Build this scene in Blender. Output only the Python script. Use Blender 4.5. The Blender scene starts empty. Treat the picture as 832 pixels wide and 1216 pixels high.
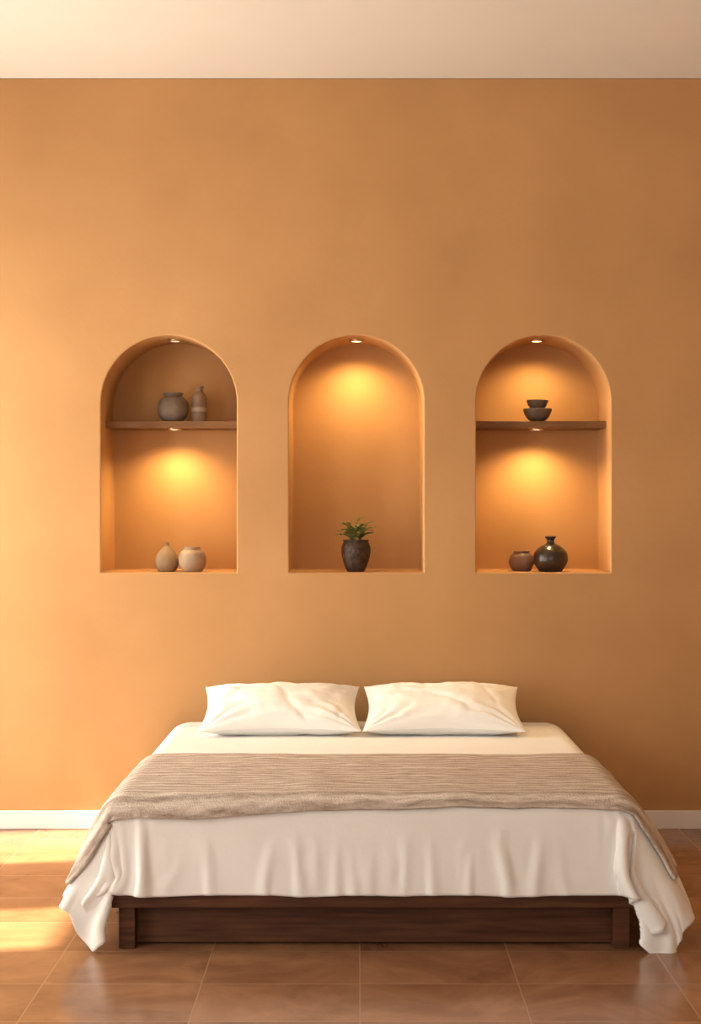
import bpy, bmesh, math, random, time
from mathutils import Vector, noise, Matrix
random.seed(4)
scene = bpy.context.scene
scene.view_settings.view_transform = 'Standard'
scene.view_settings.look = 'None'

D = 7.6; EYE = 1.6; S = 235.0
def WX(px, dep=0.0): return (px-425.0)*(D+dep)/(S*D)
def WZ(py, dep=0.0): return EYE-(py-608.0)*(D+dep)/(S*D)

# ---------------------------------------------------------------- helpers
def link(o):
    scene.collection.objects.link(o); return o
def mesh_obj(name, verts, faces, mat=None, smooth=False, parent=None):
    me = bpy.data.meshes.new(name); me.from_pydata(verts, [], faces); me.update()
    o = link(bpy.data.objects.new(name, me))
    if mat: me.materials.append(mat)
    if smooth: me.shade_smooth()
    if parent: o.parent = parent
    return o
def box(name, x0, x1, y0, y1, z0, z1, mat, bevel=0.0, parent=None, seg=3):
    v = [(x0,y0,z0),(x1,y0,z0),(x1,y1,z0),(x0,y1,z0),(x0,y0,z1),(x1,y0,z1),(x1,y1,z1),(x0,y1,z1)]
    f = [(0,3,2,1),(4,5,6,7),(0,1,5,4),(1,2,6,5),(2,3,7,6),(3,0,4,7)]
    o = mesh_obj(name, v, f, mat, parent=parent)
    if bevel > 0:
        m = o.modifiers.new('bev','BEVEL'); m.width = bevel; m.segments = seg
    return o
def empty(name, loc=(0,0,0)):
    o = link(bpy.data.objects.new(name, None)); o.location = loc; o.empty_display_size = .1; return o
def apply_mods(o):
    dg = bpy.context.evaluated_depsgraph_get(); dg.update()
    me = bpy.data.meshes.new_from_object(o.evaluated_get(dg))
    o.modifiers.clear(); o.data = me
def lathe(name, prof, loc, mat, seg=64, parent=None, wob=0.0):
    verts=[]; faces=[]; n=len(prof)
    for i in range(seg):
        a=2*math.pi*i/seg
        for r,z in prof:
            w = 1+wob*noise.noise(Vector((math.cos(a)*1.5,math.sin(a)*1.5,z*14)))
            verts.append((r*w*math.cos(a), r*w*math.sin(a), z))
    for i in range(seg):
        j=(i+1)%seg
        for k in range(n-1):
            faces.append((i*n+k, j*n+k, j*n+k+1, i*n+k+1))
    o = mesh_obj(name, verts, faces, mat, smooth=True)
    bm=bmesh.new(); bm.from_mesh(o.data)
    bmesh.ops.remove_doubles(bm, verts=bm.verts, dist=1e-6)
    bmesh.ops.recalc_face_normals(bm, faces=bm.faces)
    bm.to_mesh(o.data); bm.free(); o.data.shade_smooth()
    o.location = loc
    if parent: o.parent=parent
    return o
def catmull(pts, sub=8):
    out=[]; n=len(pts)
    for i in range(n-1):
        p0=pts[max(i-1,0)]; p1=pts[i]; p2=pts[i+1]; p3=pts[min(i+2,n-1)]
        for s in range(sub):
            t=s/sub
            out.append(tuple(0.5*((2*p1[k])+(-p0[k]+p2[k])*t+(2*p0[k]-5*p1[k]+4*p2[k]-p3[k])*t*t+(-p0[k]+3*p1[k]-3*p2[k]+p3[k])*t**3) for k in range(2)))
    out.append(pts[-1])
    return [(max(r,0.0),z) for r,z in out]

# ---------------------------------------------------------------- materials
def newmat(name):
    m=bpy.data.materials.new(name); m.use_nodes=True
    nt=m.node_tree; b=nt.nodes['Principled BSDF']
    return m,nt,b
def noisy(name, c1, c2, scale=5, rough=0.7, bump=0.1, bscale=60, detail=6, bdist=0.005, spec=0.5, coord='Object', stretch=None):
    m,nt,b=newmat(name); N=nt.nodes; L=nt.links
    tc=N.new('ShaderNodeTexCoord'); src=tc.outputs[coord]
    if stretch:
        mp=N.new('ShaderNodeMapping'); mp.inputs['Scale'].default_value=stretch
        L.new(src,mp.inputs['Vector']); src=mp.outputs['Vector']
    n=N.new('ShaderNodeTexNoise'); n.inputs['Scale'].default_value=scale; n.inputs['Detail'].default_value=detail
    L.new(src,n.inputs['Vector'])
    cr=N.new('ShaderNodeValToRGB'); cr.color_ramp.elements[0].color=(*c1,1); cr.color_ramp.elements[1].color=(*c2,1)
    cr.color_ramp.elements[0].position=.3; cr.color_ramp.elements[1].position=.7
    L.new(n.outputs['Fac'],cr.inputs['Fac']); L.new(cr.outputs['Color'],b.inputs['Base Color'])
    b.inputs['Roughness'].default_value=rough
    b.inputs['Specular IOR Level'].default_value=spec
    n2=N.new('ShaderNodeTexNoise'); n2.inputs['Scale'].default_value=bscale; n2.inputs['Detail'].default_value=5
    L.new(src,n2.inputs['Vector'])
    bp=N.new('ShaderNodeBump'); bp.inputs['Strength'].default_value=bump; bp.inputs['Distance'].default_value=bdist
    L.new(n2.outputs['Fac'],bp.inputs['Height']); L.new(bp.outputs['Normal'],b.inputs['Normal'])
    return m
M_wall = noisy('ochre_plaster',(.435,.238,.098),(.515,.287,.121),scale=1.6,rough=.85,bump=.28,bscale=22,bdist=.004,detail=8,spec=.2)
M_cream = noisy('cream_plaster',(.56,.49,.40),(.59,.52,.43),scale=1.3,rough=.85,bump=.2,bscale=35,bdist=.004,spec=.25)
M_ceil = noisy('ceiling_paint',(.655,.615,.545),(.675,.635,.565),scale=2,rough=.9,bump=.05)
M_trim = noisy('white_trim_paint',(.76,.73,.70),(.78,.75,.72),scale=3,rough=.5,bump=.02)
M_wood = noisy('dark_walnut',(.045,.016,.007),(.11,.042,.017),scale=4,rough=.5,bump=.15,bscale=30,bdist=.002,stretch=(1,12,14),spec=.25)
M_shelf= noisy('shelf_wood',(.14,.062,.023),(.22,.105,.04),scale=4,rough=.55,bump=.15,bscale=30,bdist=.002,stretch=(1.5,14,14),spec=.25)
M_linen= noisy('white_cotton',(.77,.765,.745),(.80,.795,.775),scale=3,rough=.9,bump=.3,bscale=7,bdist=.014,spec=.2)
M_matt = noisy('mattress_ticking',(.7,.62,.52),(.74,.66,.56),scale=3,rough=.9,bump=.1)
M_metal= noisy('brushed_brass',(.5,.36,.2),(.6,.42,.25),rough=.35,bump=.02); M_metal.node_tree.nodes['Principled BSDF'].inputs['Metallic'].default_value=.9
def emis(name,col,st):
    m,nt,b=newmat(name); b.inputs['Emission Color'].default_value=(*col,1); b.inputs['Emission Strength'].default_value=st
    b.inputs['Base Color'].default_value=(*col,1); return m
M_glow = emis('warm_led_lens',(1,.8,.5),6.0)
M_glow_dim = emis('warm_led_lens_dim',(1,.8,.55),1.2)

# throw: woven stripes in UV metres
def throw_mat():
    m,nt,b=newmat('woven_taupe_throw'); N=nt.nodes; L=nt.links
    uv=N.new('ShaderNodeTexCoord')
    mp=N.new('ShaderNodeMapping'); mp.inputs['Scale'].default_value=(9,60,1); L.new(uv.outputs['UV'],mp.inputs['Vector'])
    n=N.new('ShaderNodeTexNoise'); n.inputs['Scale'].default_value=1.0; n.inputs['Detail'].default_value=6; n.inputs['Roughness'].default_value=.72; n.inputs['Distortion'].default_value=.3
    L.new(mp.outputs['Vector'],n.inputs['Vector'])
    w=N.new('ShaderNodeTexWave'); w.bands_direction='Y'; w.inputs['Scale'].default_value=7; w.inputs['Distortion'].default_value=1.0; w.inputs['Detail'].default_value=3
    L.new(uv.outputs['UV'],w.inputs['Vector'])
    mx=N.new('ShaderNodeMath'); mx.operation='MULTIPLY_ADD'; mx.inputs[1].default_value=.20
    L.new(w.outputs['Fac'],mx.inputs[0]); 
    sc=N.new('ShaderNodeMath'); sc.operation='MULTIPLY'; sc.inputs[1].default_value=.9; L.new(n.outputs['Fac'],sc.inputs[0])
    L.new(sc.outputs[0],mx.inputs[2])
    cr=N.new('ShaderNodeValToRGB'); e=cr.color_ramp.elements
    e[0].position=.36; e[0].color=(.28,.215,.172,1); e[1].position=.70; e[1].color=(.64,.56,.485,1)
    L.new(mx.outputs[0],cr.inputs['Fac']); L.new(cr.outputs['Color'],b.inputs['Base Color'])
    b.inputs['Roughness'].default_value=.95; b.inputs['Specular IOR Level'].default_value=.1
    mp2=N.new('ShaderNodeMapping'); mp2.inputs['Scale'].default_value=(180,180,1); L.new(uv.outputs['UV'],mp2.inputs['Vector'])
    v=N.new('ShaderNodeTexVoronoi'); v.inputs['Scale'].default_value=1.0; L.new(mp2.outputs['Vector'],v.inputs['Vector'])
    ad=N.new('ShaderNodeMath'); ad.operation='MULTIPLY_ADD'; ad.inputs[1].default_value=.6; L.new(v.outputs['Distance'],ad.inputs[0]); L.new(mx.outputs[0],ad.inputs[2])
    bp=N.new('ShaderNodeBump'); bp.inputs['Strength'].default_value=.9; bp.inputs['Distance'].default_value=.004
    L.new(ad.outputs[0],bp.inputs['Height']); L.new(bp.outputs['Normal'],b.inputs['Normal'])
    return m
M_throw=throw_mat()

def floor_mat():
    m,nt,b=newmat('terracotta_tile'); N=nt.nodes; L=nt.links
    tc=N.new('ShaderNodeTexCoord')
    mp=N.new('ShaderNodeMapping'); mp.inputs['Location'].default_value=(-.006+.0,2.5,0)
    L.new(tc.outputs['Object'],mp.inputs['Vector'])
    br=N.new('ShaderNodeTexBrick'); br.offset=0; br.squash=1
    br.inputs['Scale'].default_value=1; br.inputs['Brick Width'].default_value=.537; br.inputs['Row Height'].default_value=.38
    br.inputs['Mortar Size'].default_value=.003; br.inputs['Mortar Smooth'].default_value=.3; br.inputs['Bias'].default_value=0
    br.inputs['Color1'].default_value=(.0,.0,.0,1); br.inputs['Color2'].default_value=(1,1,1,1); br.inputs['Mortar'].default_value=(.5,.5,.5,1)
    L.new(mp.outputs['Vector'],br.inputs['Vector'])
    n=N.new('ShaderNodeTexNoise'); n.inputs['Scale'].default_value=2.4; n.inputs['Detail'].default_value=10; n.inputs['Roughness'].default_value=.62; n.inputs['Distortion'].default_value=.7
    av=N.new('ShaderNodeVectorMath'); av.operation='MULTIPLY_ADD'; av.inputs[1].default_value=(3,5,2)
    L.new(br.outputs['Color'],av.inputs[0]); L.new(tc.outputs['Object'],av.inputs[2]); L.new(av.outputs[0],n.inputs['Vector'])
    cr=N.new('ShaderNodeValToRGB'); e=cr.color_ramp.elements
    e[0].position=.28; e[0].color=(.15,.063,.029,1); e[1].position=.74; e[1].color=(.36,.183,.091,1)
    L.new(n.outputs['Fac'],cr.inputs['Fac'])
    mix=N.new('ShaderNodeMix'); mix.data_type='RGBA'; L.new(br.outputs['Fac'],mix.inputs['Factor'])
    L.new(cr.outputs['Color'],mix.inputs[6]); mix.inputs[7].default_value=(.33,.195,.115,1)
    L.new(mix.outputs[2],b.inputs['Base Color'])
    rr=N.new('ShaderNodeMapRange'); rr.inputs['To Min'].default_value=.13; rr.inputs['To Max'].default_value=.29
    L.new(n.outputs['Fac'],rr.inputs['Value']); L.new(rr.outputs[0],b.inputs['Roughness'])
    inv=N.new('ShaderNodeMath'); inv.operation='SUBTRACT'; inv.inputs[0].default_value=1; L.new(br.outputs['Fac'],inv.inputs[1])
    nb=N.new('ShaderNodeMath'); nb.operation='MULTIPLY_ADD'; nb.inputs[1].default_value=.2; L.new(n.outputs['Fac'],nb.inputs[0]); L.new(inv.outputs[0],nb.inputs[2])
    bp=N.new('ShaderNodeBump'); bp.inputs['Strength'].default_value=.25; bp.inputs['Distance'].default_value=.004
    L.new(nb.outputs[0],bp.inputs['Height']); L.new(bp.outputs['Normal'],b.inputs['Normal'])
    return m
M_floor=floor_mat()

# ---------------------------------------------------------------- room shell
XL,XR,YF,H = -2.9,2.9,-9.2,WZ(93)
box('floor',XL-.2,XR+.2,YF-.2,.7,-.12,0,M_floor)
box('ceiling',XL-.2,XR+.2,YF-.2,.7,H,H+.15,M_ceil)
ND=.39
NX=[(WX(120),WX(281)),(WX(343),WX(503)),(WX(565),WX(725))]
NZ0=WZ(680); NZ1=WZ(398)
wb=box('wall_back',XL-.2,XR+.2,0,.7,0,H,M_wall)
cutters=[]
for (x0,x1) in NX:
    r=(x1-x0)/2; cx=(x0+x1)/2; zs=NZ1-r
    pts=[(x0,NZ0),(x1,NZ0)]
    for i in range(0,97):
        a=math.pi*i/96; pts.append((cx+r*math.cos(a),zs+r*math.sin(a)))
    n=len(pts)
    v=[(x,-.2,z) for x,z in pts]+[(x,ND,z) for x,z in pts]
    f=[tuple(range(n)),tuple(range(2*n-1,n-1,-1))]+[(i,i+n,(i+1)%n+n,(i+1)%n) for i in range(n)]
    c=mesh_obj('cut',v,f)
    bm=bmesh.new(); bm.from_mesh(c.data); bmesh.ops.remove_doubles(bm,verts=bm.verts,dist=1e-5); bmesh.ops.recalc_face_normals(bm,faces=bm.faces); bm.to_mesh(c.data); bm.free()
    m=wb.modifiers.new('b','BOOLEAN'); m.operation='DIFFERENCE'; m.object=c; m.solver='EXACT'
    cutters.append(c)
m=wb.modifiers.new('bev','BEVEL'); m.width=.007; m.segments=3; m.limit_method='ANGLE'; m.angle_limit=math.radians(50)
apply_mods(wb)
for c in cutters: bpy.data.objects.remove(c)
wb.data.shade_smooth(); wb.data.set_sharp_from_angle(angle=math.radians(12))

def wall_x(name,xa,xb,y0,y1,openings,mat):
    ys=sorted(openings)
    parts=[]; cur=y0
    for (ya,yb,za,zb) in ys:
        parts.append((cur,ya,0,H)); parts.append((ya,yb,0,za)); parts.append((ya,yb,zb,H)); cur=yb
    parts.append((cur,y1,0,H))
    V=[];F=[]
    for (a,b_,c,d) in parts:
        if d-c<1e-4 or b_-a<1e-4: continue
        k=len(V)
        V+=[(xa,a,c),(xb,a,c),(xb,b_,c),(xa,b_,c),(xa,a,d),(xb,a,d),(xb,b_,d),(xa,b_,d)]
        F+=[tuple(k+i for i in q) for q in [(0,3,2,1),(4,5,6,7),(0,1,5,4),(1,2,6,5),(2,3,7,6),(3,0,4,7)]]
    return mesh_obj(name,V,F,mat)
WINS=[(-5.6,-3.4,.35,2.8),(-2.45,-1.78,.35,2.8),(-1.05,-.25,.35,2.8)]
wall_x('wall_left',XL-.2,XL,YF,0,WINS,M_cream)
wall_x('wall_right',XR,XR+.2,YF,0,[],M_wall)
def wall_y(name,ya,yb,x0,x1,op,mat):
    V=[];F=[]
    (xa,xb,za,zb)=op
    for (a,b_,c,d) in [(x0,xa,0,H),(xa,xb,0,za),(xa,xb,zb,H),(xb,x1,0,H)]:
        k=len(V)
        V+=[(a,ya,c),(b_,ya,c),(b_,yb,c),(a,yb,c),(a,ya,d),(b_,ya,d),(b_,yb,d),(a,yb,d)]
        F+=[tuple(k+i for i in q) for q in [(0,3,2,1),(4,5,6,7),(0,1,5,4),(1,2,6,5),(2,3,7,6),(3,0,4,7)]]
    return mesh_obj(name,V,F,mat)
FW=(-2.2,1.6,.8,3.2)
wall_y('wall_front',YF-.2,YF,XL,XR,FW,M_cream)
for wi,(ya,yb,za,zb) in enumerate(WINS):
    w1=empty('window_%d'%(wi+1)); fx0,fx1=XL-.15,XL-.10
    box('frame_bottom',fx0,fx1,ya,yb,za,za+.05,M_trim,.004,w1); box('frame_top',fx0,fx1,ya,yb,zb-.05,zb,M_trim,.004,w1)
    nm=3 if yb-ya>1.5 else 1
    for i in range(nm+1):
        y=ya+(yb-ya-.05)*i/nm; box('mullion_%d'%i,fx0,fx1,y,y+.05,za+.05,zb-.05,M_trim,.004,w1)
    box('transom',fx0+.01,fx1-.01,ya+.05,yb-.05,1.55,1.60,M_trim,0,w1)
w2=empty('window_4')
xa,xb,za2,zb2=FW; fy0,fy1=YF-.13,YF-.07
box('frame_bottom',xa,xb,fy0,fy1,za2,za2+.06,M_trim,.004,w2); box('frame_top',xa,xb,fy0,fy1,zb2-.06,zb2,M_trim,.004,w2)
for i in range(4):
    x=xa+(xb-xa-.06)*i/3; box('mullion_%d'%i,x,x+.06,fy0,fy1,za2+.06,zb2-.06,M_trim,.004,w2)

# baseboards
BH=.093
box('baseboard_back',XL,XR,-.016,0,0,BH,M_trim,.004)
box('baseboard_left',XL,XL+.016,YF,-.016,0,BH,M_trim,.004)
box('baseboard_right',XR-.016,XR,YF,-.016,0,BH,M_trim,.004)

# ---------------------------------------------------------------- shelves + lights
SZ=WZ(500,.15)
for k in (0,2):
    box('niche_shelf' if k==0 else 'niche_shelf.001',NX[k][0],NX[k][1],.14,ND,SZ-.036,SZ,M_shelf,.003)
def puck(cx,y,z,energy,mat,size=152):
    o=lathe('recessed_puck_light',[(0.0,-.006),(.026,-.006),(.027,-.004)],(cx,y,z),mat,40)
    ring=lathe('trim_ring',[(.027,.002),(.027,-.008),(.034,-.008),(.037,-.004),(.037,.002)],(0,0,0),M_metal,40); ring.parent=o
    if energy>0:
        ld=bpy.data.lights.new('puck_lamp','SPOT'); ld.energy=energy; ld.color=(1,.66,.28); ld.spot_size=math.radians(size); ld.spot_blend=1; ld.shadow_soft_size=.026
        lo=link(bpy.data.objects.new('puck_lamp',ld)); lo.parent=o; lo.location=(0,0,-.035)
    return o
zt=NZ1-.003
puck(WX(208,.2),.2,zt,.8,M_glow_dim)
puck(WX(423,.24),.20,zt,25,M_glow)
puck(WX(637,.2),.20,zt,17,M_glow)
puck(WX(208,.24),.21,SZ-.036,25,M_glow)
puck(WX(636,.24),.21,SZ-.036,25,M_glow)

# ---------------------------------------------------------------- pottery
C_taupe=noisy('taupe_stoneware',(.10,.072,.05),(.17,.125,.09),scale=14,rough=.75,bump=.3,bscale=90,bdist=.003)
C_bottle=noisy('brown_stoneware',(.15,.085,.05),(.22,.13,.08),scale=14,rough=.7,bump=.3,bscale=90,bdist=.003)
C_band=noisy('pale_glaze_band',(.27,.19,.13),(.32,.23,.16),scale=20,rough=.6,bump=.2)
C_tan=noisy('tan_clay',(.22,.14,.07),(.32,.21,.12),scale=18,rough=.8,bump=.3,bscale=90,bdist=.003)
C_pale=noisy('pale_clay',(.27,.18,.11),(.37,.26,.17),scale=18,rough=.8,bump=.3,bscale=90,bdist=.003)
C_dark=noisy('dark_brown_glaze',(.018,.010,.007),(.05,.028,.018),scale=14,rough=.28,bump=.15,bscale=60,bdist=.003)
C_plant=noisy('hammered_dark_clay',(.022,.012,.009),(.08,.045,.03),scale=30,rough=.5,bump=.9,bscale=70,bdist=.006,spec=.3)
C_red=noisy('reddish_clay',(.13,.065,.04),(.20,.105,.065),scale=18,rough=.6,bump=.3,bscale=90,bdist=.003)
C_bowl=noisy('grey_brown_bowl',(.08,.05,.03),(.13,.085,.055),scale=18,rough=.6,bump=.3,bscale=90,bdist=.003)
def pot(name,cxp,basez,dep,prof_px,mat,thick=1.2,hollow=10,wob=.015):
    k=(D+dep)/(S*D)
    outer=catmull([(r*k,h*k) for r,h in prof_px],8)
    rt,zt_=outer[-1]
    inner=[]
    for r,z in reversed(outer[len(outer)//3:]):
        inner.append((max(r-thick*k,.002),z-.0005))
    prof=[(0,0)]+outer+[(rt-thick*k*.5,zt_+thick*k*.35)]+inner+[(0,inner[-1][1]-.002)]
    return lathe(name,prof,(WX(cxp,dep),dep,basez),mat,72,wob=wob)
pot('squat_stoneware_pot',205.5,SZ,.22,[(9,0),(12,1),(17,8),(18.6,16),(17.5,23),(13,28.5),(10.5,30),(10.8,31.5),(12.2,33.2),(11.8,34)],C_taupe)
bt=pot('stoneware_bottle',236.5,SZ,.23,[(8,0),(9,.8),(9.2,6),(9.1,14),(9.1,24),(8.6,30),(6,34),(4.2,36),(4.2,39),(5.0,40),(4.9,42)],C_bottle,wob=.004)
kk=(D+.23)/(S*D)
lathe('glaze_band',[(9.35*kk,12*kk),(9.45*kk,12.6*kk),(9.45*kk,16.4*kk),(9.35*kk,17*kk)],(0,0,0),C_band,72).parent=bt
pot('teardrop_bud_vase',198,NZ0,.14,[(8,0),(10.5,1.2),(13.7,8),(13.8,14),(11,21),(6,27),(3.2,30),(2.4,32.5),(3.0,34.5)],C_tan,thick=.8)
pot('round_clay_jar',228.5,NZ0,.13,[(9,0),(12,1.2),(16,9),(16.4,15),(14.5,22),(10.5,25.8),(9.0,26.8),(9.4,28.2),(10.2,29)],C_pale)
pot('small_clay_jar',619,NZ0,.21,[(8,0),(11,1),(14.6,8),(15,12),(13,18),(10,21),(9.2,22),(10,23.5)],C_red)
dv=pot('dark_glazed_vase',653.5,NZ0,.13,[(11,0),(14,1.2),(19.5,10),(20.5,16),(18.5,24),(12,30),(6,33),(4.4,35.5),(4.6,38.5),(6.6,40.5),(6.8,41.8)],C_dark,thick=1.0)
pot('stacked_bowls',638,SZ,.22,[(6,0),(8,.8),(13,5),(16.5,12),(17,15)],C_bowl)
b2=pot('upper_bowl',638,SZ,.22,[(6,0),(7.4,.6),(10.5,5),(12.6,10),(12.9,11.5)],C_bowl)
par=bpy.data.objects['stacked_bowls']; b2.parent=par; b2.location=(0,0,14*kk)
fil=lathe('bowl_stack_foot',[(0,0),(11*kk,0),(11*kk,3*kk),(0,3*kk)],(0,0,12*kk),C_bowl,48); fil.parent=par

# potted plant
pp=pot('potted_plant',422.5,NZ0,.13,[(9,0),(10.5,.8),(14,9),(17,20),(17.3,28),(15.5,33.5),(14.5,35),(15.6,37.5)],C_plant,wob=.03)
M_leaf=noisy('leaf_green',(.07,.13,.02),(.20,.30,.06),scale=25,rough=.55,bump=.1)
M_soil=noisy('potting_soil',(.02,.012,.008),(.05,.03,.02),scale=80,rough=1,bump=.8)
k=(D+.13)/(S*D)
lathe('soil',[(0,33*k),(14.0*k,33*k)],(0,0,0),M_soil,32).parent=pp
V=[];F=[]
def leaf(p,d,up,ln,wd):
    d=d.normalized(); side=d.cross(up)
    if side.length<1e-4: side=Vector((1,0,0))
    side.normalize(); nrm=side.cross(d).normalized()
    b=len(V); prof=[(0,.1),(.25,.8),(.5,1),(.78,.65),(1,0.05)]
    for t,w in prof:
        c=p+d*ln*t - nrm*ln*.25*t*t
        V.append(tuple(c-side*wd*w*.5+nrm*wd*.12*w)); V.append(tuple(c)); V.append(tuple(c+side*wd*w*.5+nrm*wd*.12*w))
    for i in range(len(prof)-1):
        F.append((b+3*i,b+3*i+1,b+3*i+4,b+3*i+3)); F.append((b+3*i+1,b+3*i+2,b+3*i+5,b+3*i+4))
SV=[];SF=[]
def tube(pts,r):
    b=len(SV)
    for p in pts:
        for j in range(5):
            a=2*math.pi*j/5; SV.append((p.x+r*math.cos(a),p.y+r*math.sin(a),p.z))
    for i in range(len(pts)-1):
        for j in range(5):
            SF.append((b+5*i+j,b+5*i+(j+1)%5,b+5*i+5+(j+1)%5,b+5*i+5+j))
for s in range(32):
    a=2*math.pi*s/32*3.7+random.uniform(-.3,.3)
    reach=random.uniform(.02,.082); hgt=random.uniform(.06,.105) if reach<.055 else random.uniform(.045,.090)
    if s==0: a,reach,hgt=.1,.035,.13
    if s==1: a,reach,hgt=math.pi+.2,.085,.05
    if s==2: a,reach,hgt=-.1,.082,.07
    if s==3: a,reach,hgt=.4,.06,.11
    p0=Vector((random.uniform(-.02,.02),random.uniform(-.02,.02),33*k))
    pts=[]
    for i in range(8):
        t=i/7
        pts.append(p0+Vector((math.cos(a)*reach*t**1.3,math.sin(a)*reach*.55*t**1.3,hgt*(1-(1-t)**1.8))))
    tube(pts,.0013)
    for i in range(2,8):
        dirv=(pts[i]-pts[i-1]).normalized()
        sd=dirv.cross(Vector((0,0,1)))
        if sd.length<.05: sd=Vector((math.cos(a+1.57),math.sin(a+1.57),0))
        sd.normalize()
        for sg in (-1,1):
            leaf(pts[i],sd*sg+dirv*.6+Vector((0,random.uniform(-.3,.3),random.uniform(-.2,.4))),Vector((0,0,1)),random.uniform(.017,.026),random.uniform(.010,.015))
    leaf(pts[-1],dirv,Vector((0,-.3,1)),.024,.012)
mesh_obj('foliage',V,F,M_leaf,smooth=True,parent=pp)
mesh_obj('stems',SV,SF,M_leaf,smooth=True,parent=pp)

# ---------------------------------------------------------------- bed
bed=empty('platform_bed',(0,0,0))
CX=.045; YB=-.10; YFr=-2.11
box('platform_slab',CX-1.003,CX+1.003,YFr,YB,.154,.225,M_wood,.004,bed)
for i,(xa_,xb_) in enumerate([(-.877,-.817),(.935,.995)]):
    box('leg_%d'%(i+1),xa_,xb_,YFr+.02,YFr+.08,0,.154,M_wood,.003,bed)
    box('leg_%d'%(i+3),xa_,xb_,YB-.12,YB-.06,0,.154,M_wood,.003,bed)
box('front_rail',-.817,.935,YFr+.075,YFr+.10,.008,.154,M_wood,.002,bed)
box('side_rail_1',-.86,-.835,YFr+.08,YB-.12,.008,.154,M_wood,.002,bed)
box('side_rail_2',.955,.98,YFr+.08,YB-.12,.008,.154,M_wood,.002,bed)
TOP=.535
box('mattress',CX-.92,CX+.92,YFr+.10,YB-.02,.225,TOP-.02,M_matt,.06,bed,seg=5)

def fbm(x,y,z=0,o=3):
    v=0;a=1
    for i in range(o):
        v+=a*noise.noise(Vector((x,y,z+7*i))); x*=2.1;y*=2.1;a*=.5
    return v
def smooth(e0,e1,x):
    t=min(max((x-e0)/(e1-e0),0),1); return t*t*(3-2*t)
def ridged(x,y,z):
    return 1-abs(noise.noise(Vector((x,y,z))))*2.6

# --- duvet: cloth simulation over a stuffed-bed form, frozen to a mesh
U0,U1,V0,V1=-1.35,1.39,YFr-.255,YB-.01
NU,NV=154,126
t0=time.time()
tw=.945; tf,bf=YFr+.035,YFr-.005
fv=[(CX-1.15,bf,.04),(CX+1.21,bf,.04),(CX+1.21,YB+.3,.04),(CX-1.15,YB+.3,.04),(CX-tw,tf,TOP-.008),(CX+tw,tf,TOP-.008),(CX+tw,YB+.3,TOP-.008),(CX-tw,YB+.3,TOP-.008)]
form=mesh_obj('form',fv,[(0,3,2,1),(4,5,6,7),(0,1,5,4),(1,2,6,5),(2,3,7,6),(3,0,4,7)])
m=form.modifiers.new('b','BEVEL'); m.width=.045; m.segments=5; m.limit_method='ANGLE'
apply_mods(form)
form.modifiers.new('c','COLLISION'); form.collision.thickness_outer=.006; form.collision.cloth_friction=8
dv_=[];df=[]
for j in range(NV+1):
    for i in range(NU+1):
        u=U0+(U1-U0)*i/NU; v=V0+(V1-V0)*j/NV
        d=max((YFr+.05)-v,abs(u)-.93,0); g=smooth(.0,.25,d)
        s_=u if (YFr+.05-v)>abs(u)-.93 else v
        z=TOP+.014+.006*fbm(u*3,v*3,2)+g*.06*(.3+max(-.3,fbm(s_*2.6,.4,21)+.45*math.sin(s_*15+3*noise.noise(Vector((s_*1.5,2,2))))))
        dv_.append((CX+u,v,z))
for j in range(NV):
    for i in range(NU):
        a=j*(NU+1)+i; df.append((a,a+1,a+NU+2,a+NU+1))
duv=mesh_obj('white_duvet',dv_,df,M_linen,smooth=True)
vg=duv.vertex_groups.new(name='pin'); vg.add([NV*(NU+1)+i for i in range(NU+1) if abs(U0+(U1-U0)*i/NU)<.9],1.0,'REPLACE')
sg_=duv.vertex_groups.new(name='loose')
for idx,(x,y,z) in enumerate(dv_):
    d=max((YFr+.05)-y,abs(x-CX)-.93,0)
    wgt=smooth(.0,.22,d)
    if wgt>0: sg_.add([idx],wgt,'REPLACE')
cm=duv.modifiers.new('cloth','CLOTH'); cs=cm.settings
cs.quality=7; cs.mass=.35; cs.tension_stiffness=18; cs.compression_stiffness=18; cs.shear_stiffness=6; cs.bending_stiffness=.6
cs.tension_damping=8; cs.compression_damping=8; cs.shear_damping=8; cs.bending_damping=1.0; cs.air_damping=2.0
cs.vertex_group_mass='pin'; cs.vertex_group_shrink='loose'; cs.shrink_min=-.014; cs.shrink_max=-.12
cm.collision_settings.distance_min=.008; cm.collision_settings.collision_quality=3; cm.collision_settings.use_self_collision=False
cm.collision_settings.friction=6
NF=44
cm.point_cache.frame_start=1; cm.point_cache.frame_end=NF
scene.frame_start=1; scene.frame_end=NF
for f in range(1,NF+1):
    scene.frame_set(f)
dg=bpy.context.evaluated_depsgraph_get()
me=duv.evaluated_get(dg).to_mesh()
P=[v.co.copy() for v in me.vertices]
duv.evaluated_get(dg).to_mesh_clear()
duv.modifiers.clear(); bpy.data.objects.remove(form)
scene.frame_set(1)
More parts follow.
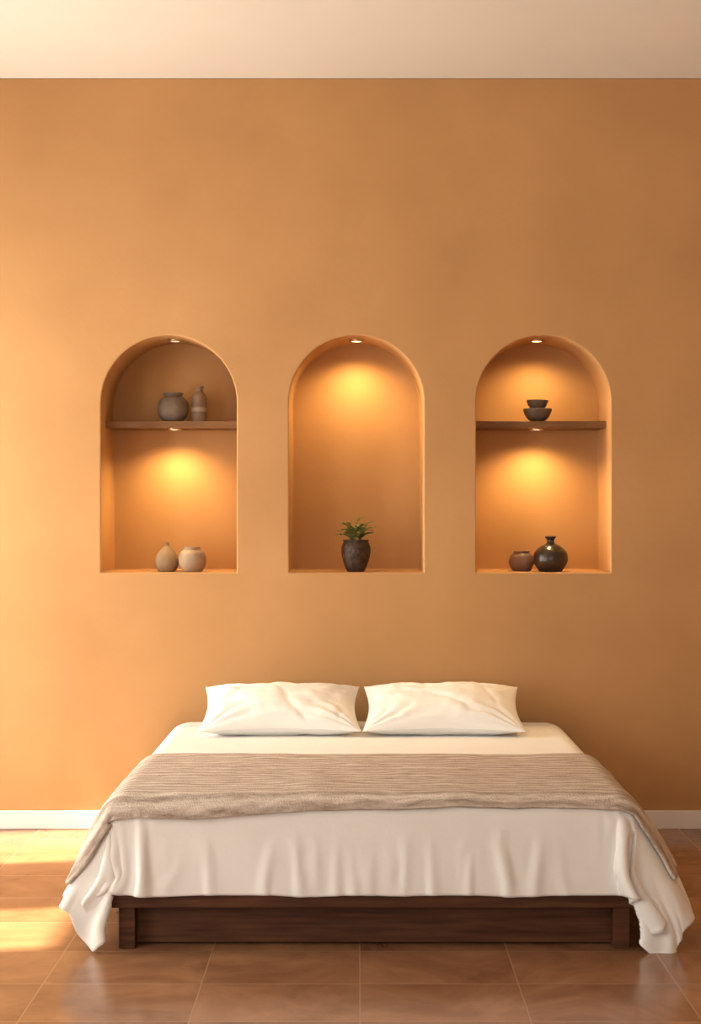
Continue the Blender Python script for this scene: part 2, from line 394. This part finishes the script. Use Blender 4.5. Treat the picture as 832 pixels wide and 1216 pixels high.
# comb the two hanging front corners outwards
for p in P:
    side=1 if p.x>CX else -1
    w_=smooth(.80,1.0,abs(p.x-CX))*(1-smooth(YFr+.02,YFr+.40,p.y))
    s_=1-smooth(.04,.30,p.z)
    xt=1.185 if side>0 else -1.055
    if (xt-p.x)*side>0: p.x+=(xt-p.x)*s_*w_*.75
    if side<0: p.z+=.045*s_*w_
for v,p in zip(duv.data.vertices,P): v.co=p
duv.data.update()
Nn=[v.normal.copy() for v in duv.data.vertices]
m=duv.modifiers.new('sub','SUBSURF'); m.levels=1; m.render_levels=1
m=duv.modifiers.new('sol','SOLIDIFY'); m.thickness=.007; m.offset=1
apply_mods(duv); duv.data.shade_smooth()
def surf(u,v,off):
    fu=min(max((u-U0)/(U1-U0)*NU,0),NU-1e-4); fv_=min(max((v-V0)/(V1-V0)*NV,0),NV-1e-4)
    i,j=int(fu),int(fv_); a,b_=fu-i,fv_-j
    q=[j*(NU+1)+i,j*(NU+1)+i+1,(j+1)*(NU+1)+i,(j+1)*(NU+1)+i+1]
    w=[(1-a)*(1-b_),a*(1-b_),(1-a)*b_,a*b_]
    p=Vector(); n=Vector()
    for k_,ww in zip(q,w): p+=P[k_]*ww; n+=Nn[k_]*ww
    n.normalize()
    if n.z<-.2: n=-n
    return p+n*off
def throw():
    nu,nv=280,100; V=[];F=[];UV=[]
    for j in range(nv+1):
        for i in range(nu+1):
            s,t=i/nu,j/nv; u=-1.25+2.48*s; v=(YFr+.03)+(-1.15-YFr-.03)*t
            vv=v+.018*math.sin(u*2.1+.6)*(1-t)+.012*fbm(u*2.5,0,8)*(1-t)+.02*math.sin(u*1.7+2)*t+.01*fbm(u*2.5,3,8)*t
            off=.012+.008*max(0,fbm(u*3,v*6,12)+.3)
            V.append(tuple(surf(u,vv,off))); UV.append((u,v))
    for j in range(nv):
        for i in range(nu):
            a=j*(nu+1)+i; F.append((a,a+1,a+nu+2,a+nu+1))
    o=mesh_obj('throw_blanket',V,F,M_throw,smooth=True)
    ul=o.data.uv_layers.new(name='UVMap')
    for lp in o.data.loops: ul.data[lp.index].uv=UV[lp.vertex_index]
    m=o.modifiers.new('sm','SMOOTH'); m.iterations=4; m.factor=.5
    m=o.modifiers.new('sol','SOLIDIFY'); m.thickness=.011; m.offset=1
    apply_mods(o)
throw()

# pillows
def pillow(name,cx,cy,cz,W,Hh,T,tilt,yaw,seed):
    n=90; V=[];F=[]
    def P(s,t,sg):
        ex=1-.07*math.cos(t*math.pi/2); ey=1-.12*math.cos(s*math.pi/2)
        x=W/2*s*ex; y=Hh/2*t*ey
        ms=max(0,1-abs(s)**2.8); mt=max(0,1-abs(t)**2.8)
        h=T/2*(ms*mt)**.6
        edge=min(1-abs(s),1-abs(t))
        w=0
        for (sx,sy) in ((-1,-1),(1,-1),(-1,1),(1,1)):
            dx,dy=s-sx,t-sy; dd=math.hypot(dx,dy); an=math.atan2(dy*sy,dx*sx)
            w+=math.exp(-dd*1.9)*math.sin(an*15+seed+2*fbm(dd*2,seed,sx))*.010
        crease=max(0,ridged(x*4+seed+y*2,y*5,seed))**4*.006
        h+= (w-crease+.008*fbm(x*5+seed,y*6,seed)+.003*fbm(x*14+seed,y*12,seed))*smooth(0,.25,edge)
        h=max(h,.002)
        return (x,y,sg*h)
    for sg in (1,-1):
        for j in range(n+1):
            for i in range(n+1):
                s=math.sin((i/n*2-1)*math.pi/2); t=math.sin((j/n*2-1)*math.pi/2)
                V.append(P(s,t,sg))
    m=(n+1)*(n+1)
    for j in range(n):
        for i in range(n):
            a=j*(n+1)+i; F.append((a,a+1,a+n+2,a+n+1)); F.append((m+a,m+a+n+1,m+a+n+2,m+a+1))
    rim=[i for i in range(n+1)]+[j*(n+1)+n for j in range(1,n+1)]+[n*(n+1)+i for i in range(n-1,-1,-1)]+[j*(n+1) for j in range(n-1,0,-1)]
    for q in range(len(rim)):
        a,b_=rim[q],rim[(q+1)%len(rim)]; F.append((a,m+a,m+b_,b_))
    o=mesh_obj(name,V,F,M_linen,smooth=True)
    bm=bmesh.new(); bm.from_mesh(o.data); bmesh.ops.recalc_face_normals(bm,faces=bm.faces); bm.to_mesh(o.data); bm.free(); o.data.shade_smooth()
    o.location=(cx,cy,cz); o.rotation_euler=(math.radians(tilt),0,math.radians(yaw))
    return o
pillow('pillow',-.37,-.37,TOP+.12,.76,.46,.18,20,1,1.3)
pillow('pillow.001',.405,-.37,TOP+.12,.76,.46,.18,20,-1,4.1)

# ---------------------------------------------------------------- lights
def area(name,loc,rot,sx,sy,en,col):
    l=bpy.data.lights.new(name,'AREA'); l.shape='RECTANGLE'; l.size=sx; l.size_y=sy; l.energy=en; l.color=col
    o=link(bpy.data.objects.new(name,l)); o.location=loc; o.rotation_euler=rot; return o
for i,(ya,yb,za,zb) in enumerate(WINS):
    area('window_daylight_%d'%(i+1),(XL-.22,(ya+yb)/2,(za+zb)/2),(0,math.radians(-90),0),zb-za,yb-ya,(22,45,66)[i]*(zb-za)*(yb-ya),(1,.94,.83))
area('window_daylight_4',((FW[0]+FW[1])/2,YF-.25,2.0),(math.radians(90),0,0),FW[1]-FW[0],2.4,62,(1,.98,.93))
sl=bpy.data.lights.new('sun','SUN'); sl.energy=28; sl.angle=math.radians(1.8); sl.color=(1,.82,.58)
so=link(bpy.data.objects.new('sun',sl)); 
dirv=Vector((.70,.12,-1.0)).normalized()
so.rotation_euler=dirv.to_track_quat('-Z','Y').to_euler(); so.location=(-6,-3,6)
w=bpy.data.worlds.new('world'); scene.world=w; w.use_nodes=True
w.node_tree.nodes['Background'].inputs[0].default_value=(.9,.88,.85,1); w.node_tree.nodes['Background'].inputs[1].default_value=.8

# ---------------------------------------------------------------- camera
cd=bpy.data.cameras.new('camera'); cam=link(bpy.data.objects.new('camera',cd))
cam.location=(0,-D,EYE); cam.rotation_euler=(math.radians(90),0,0)
cd.sensor_fit='AUTO'; cd.sensor_width=36; cd.lens=36*S*D/1216.0
cd.shift_x=-9/1216.0; cd.clip_end=60
scene.camera=cam
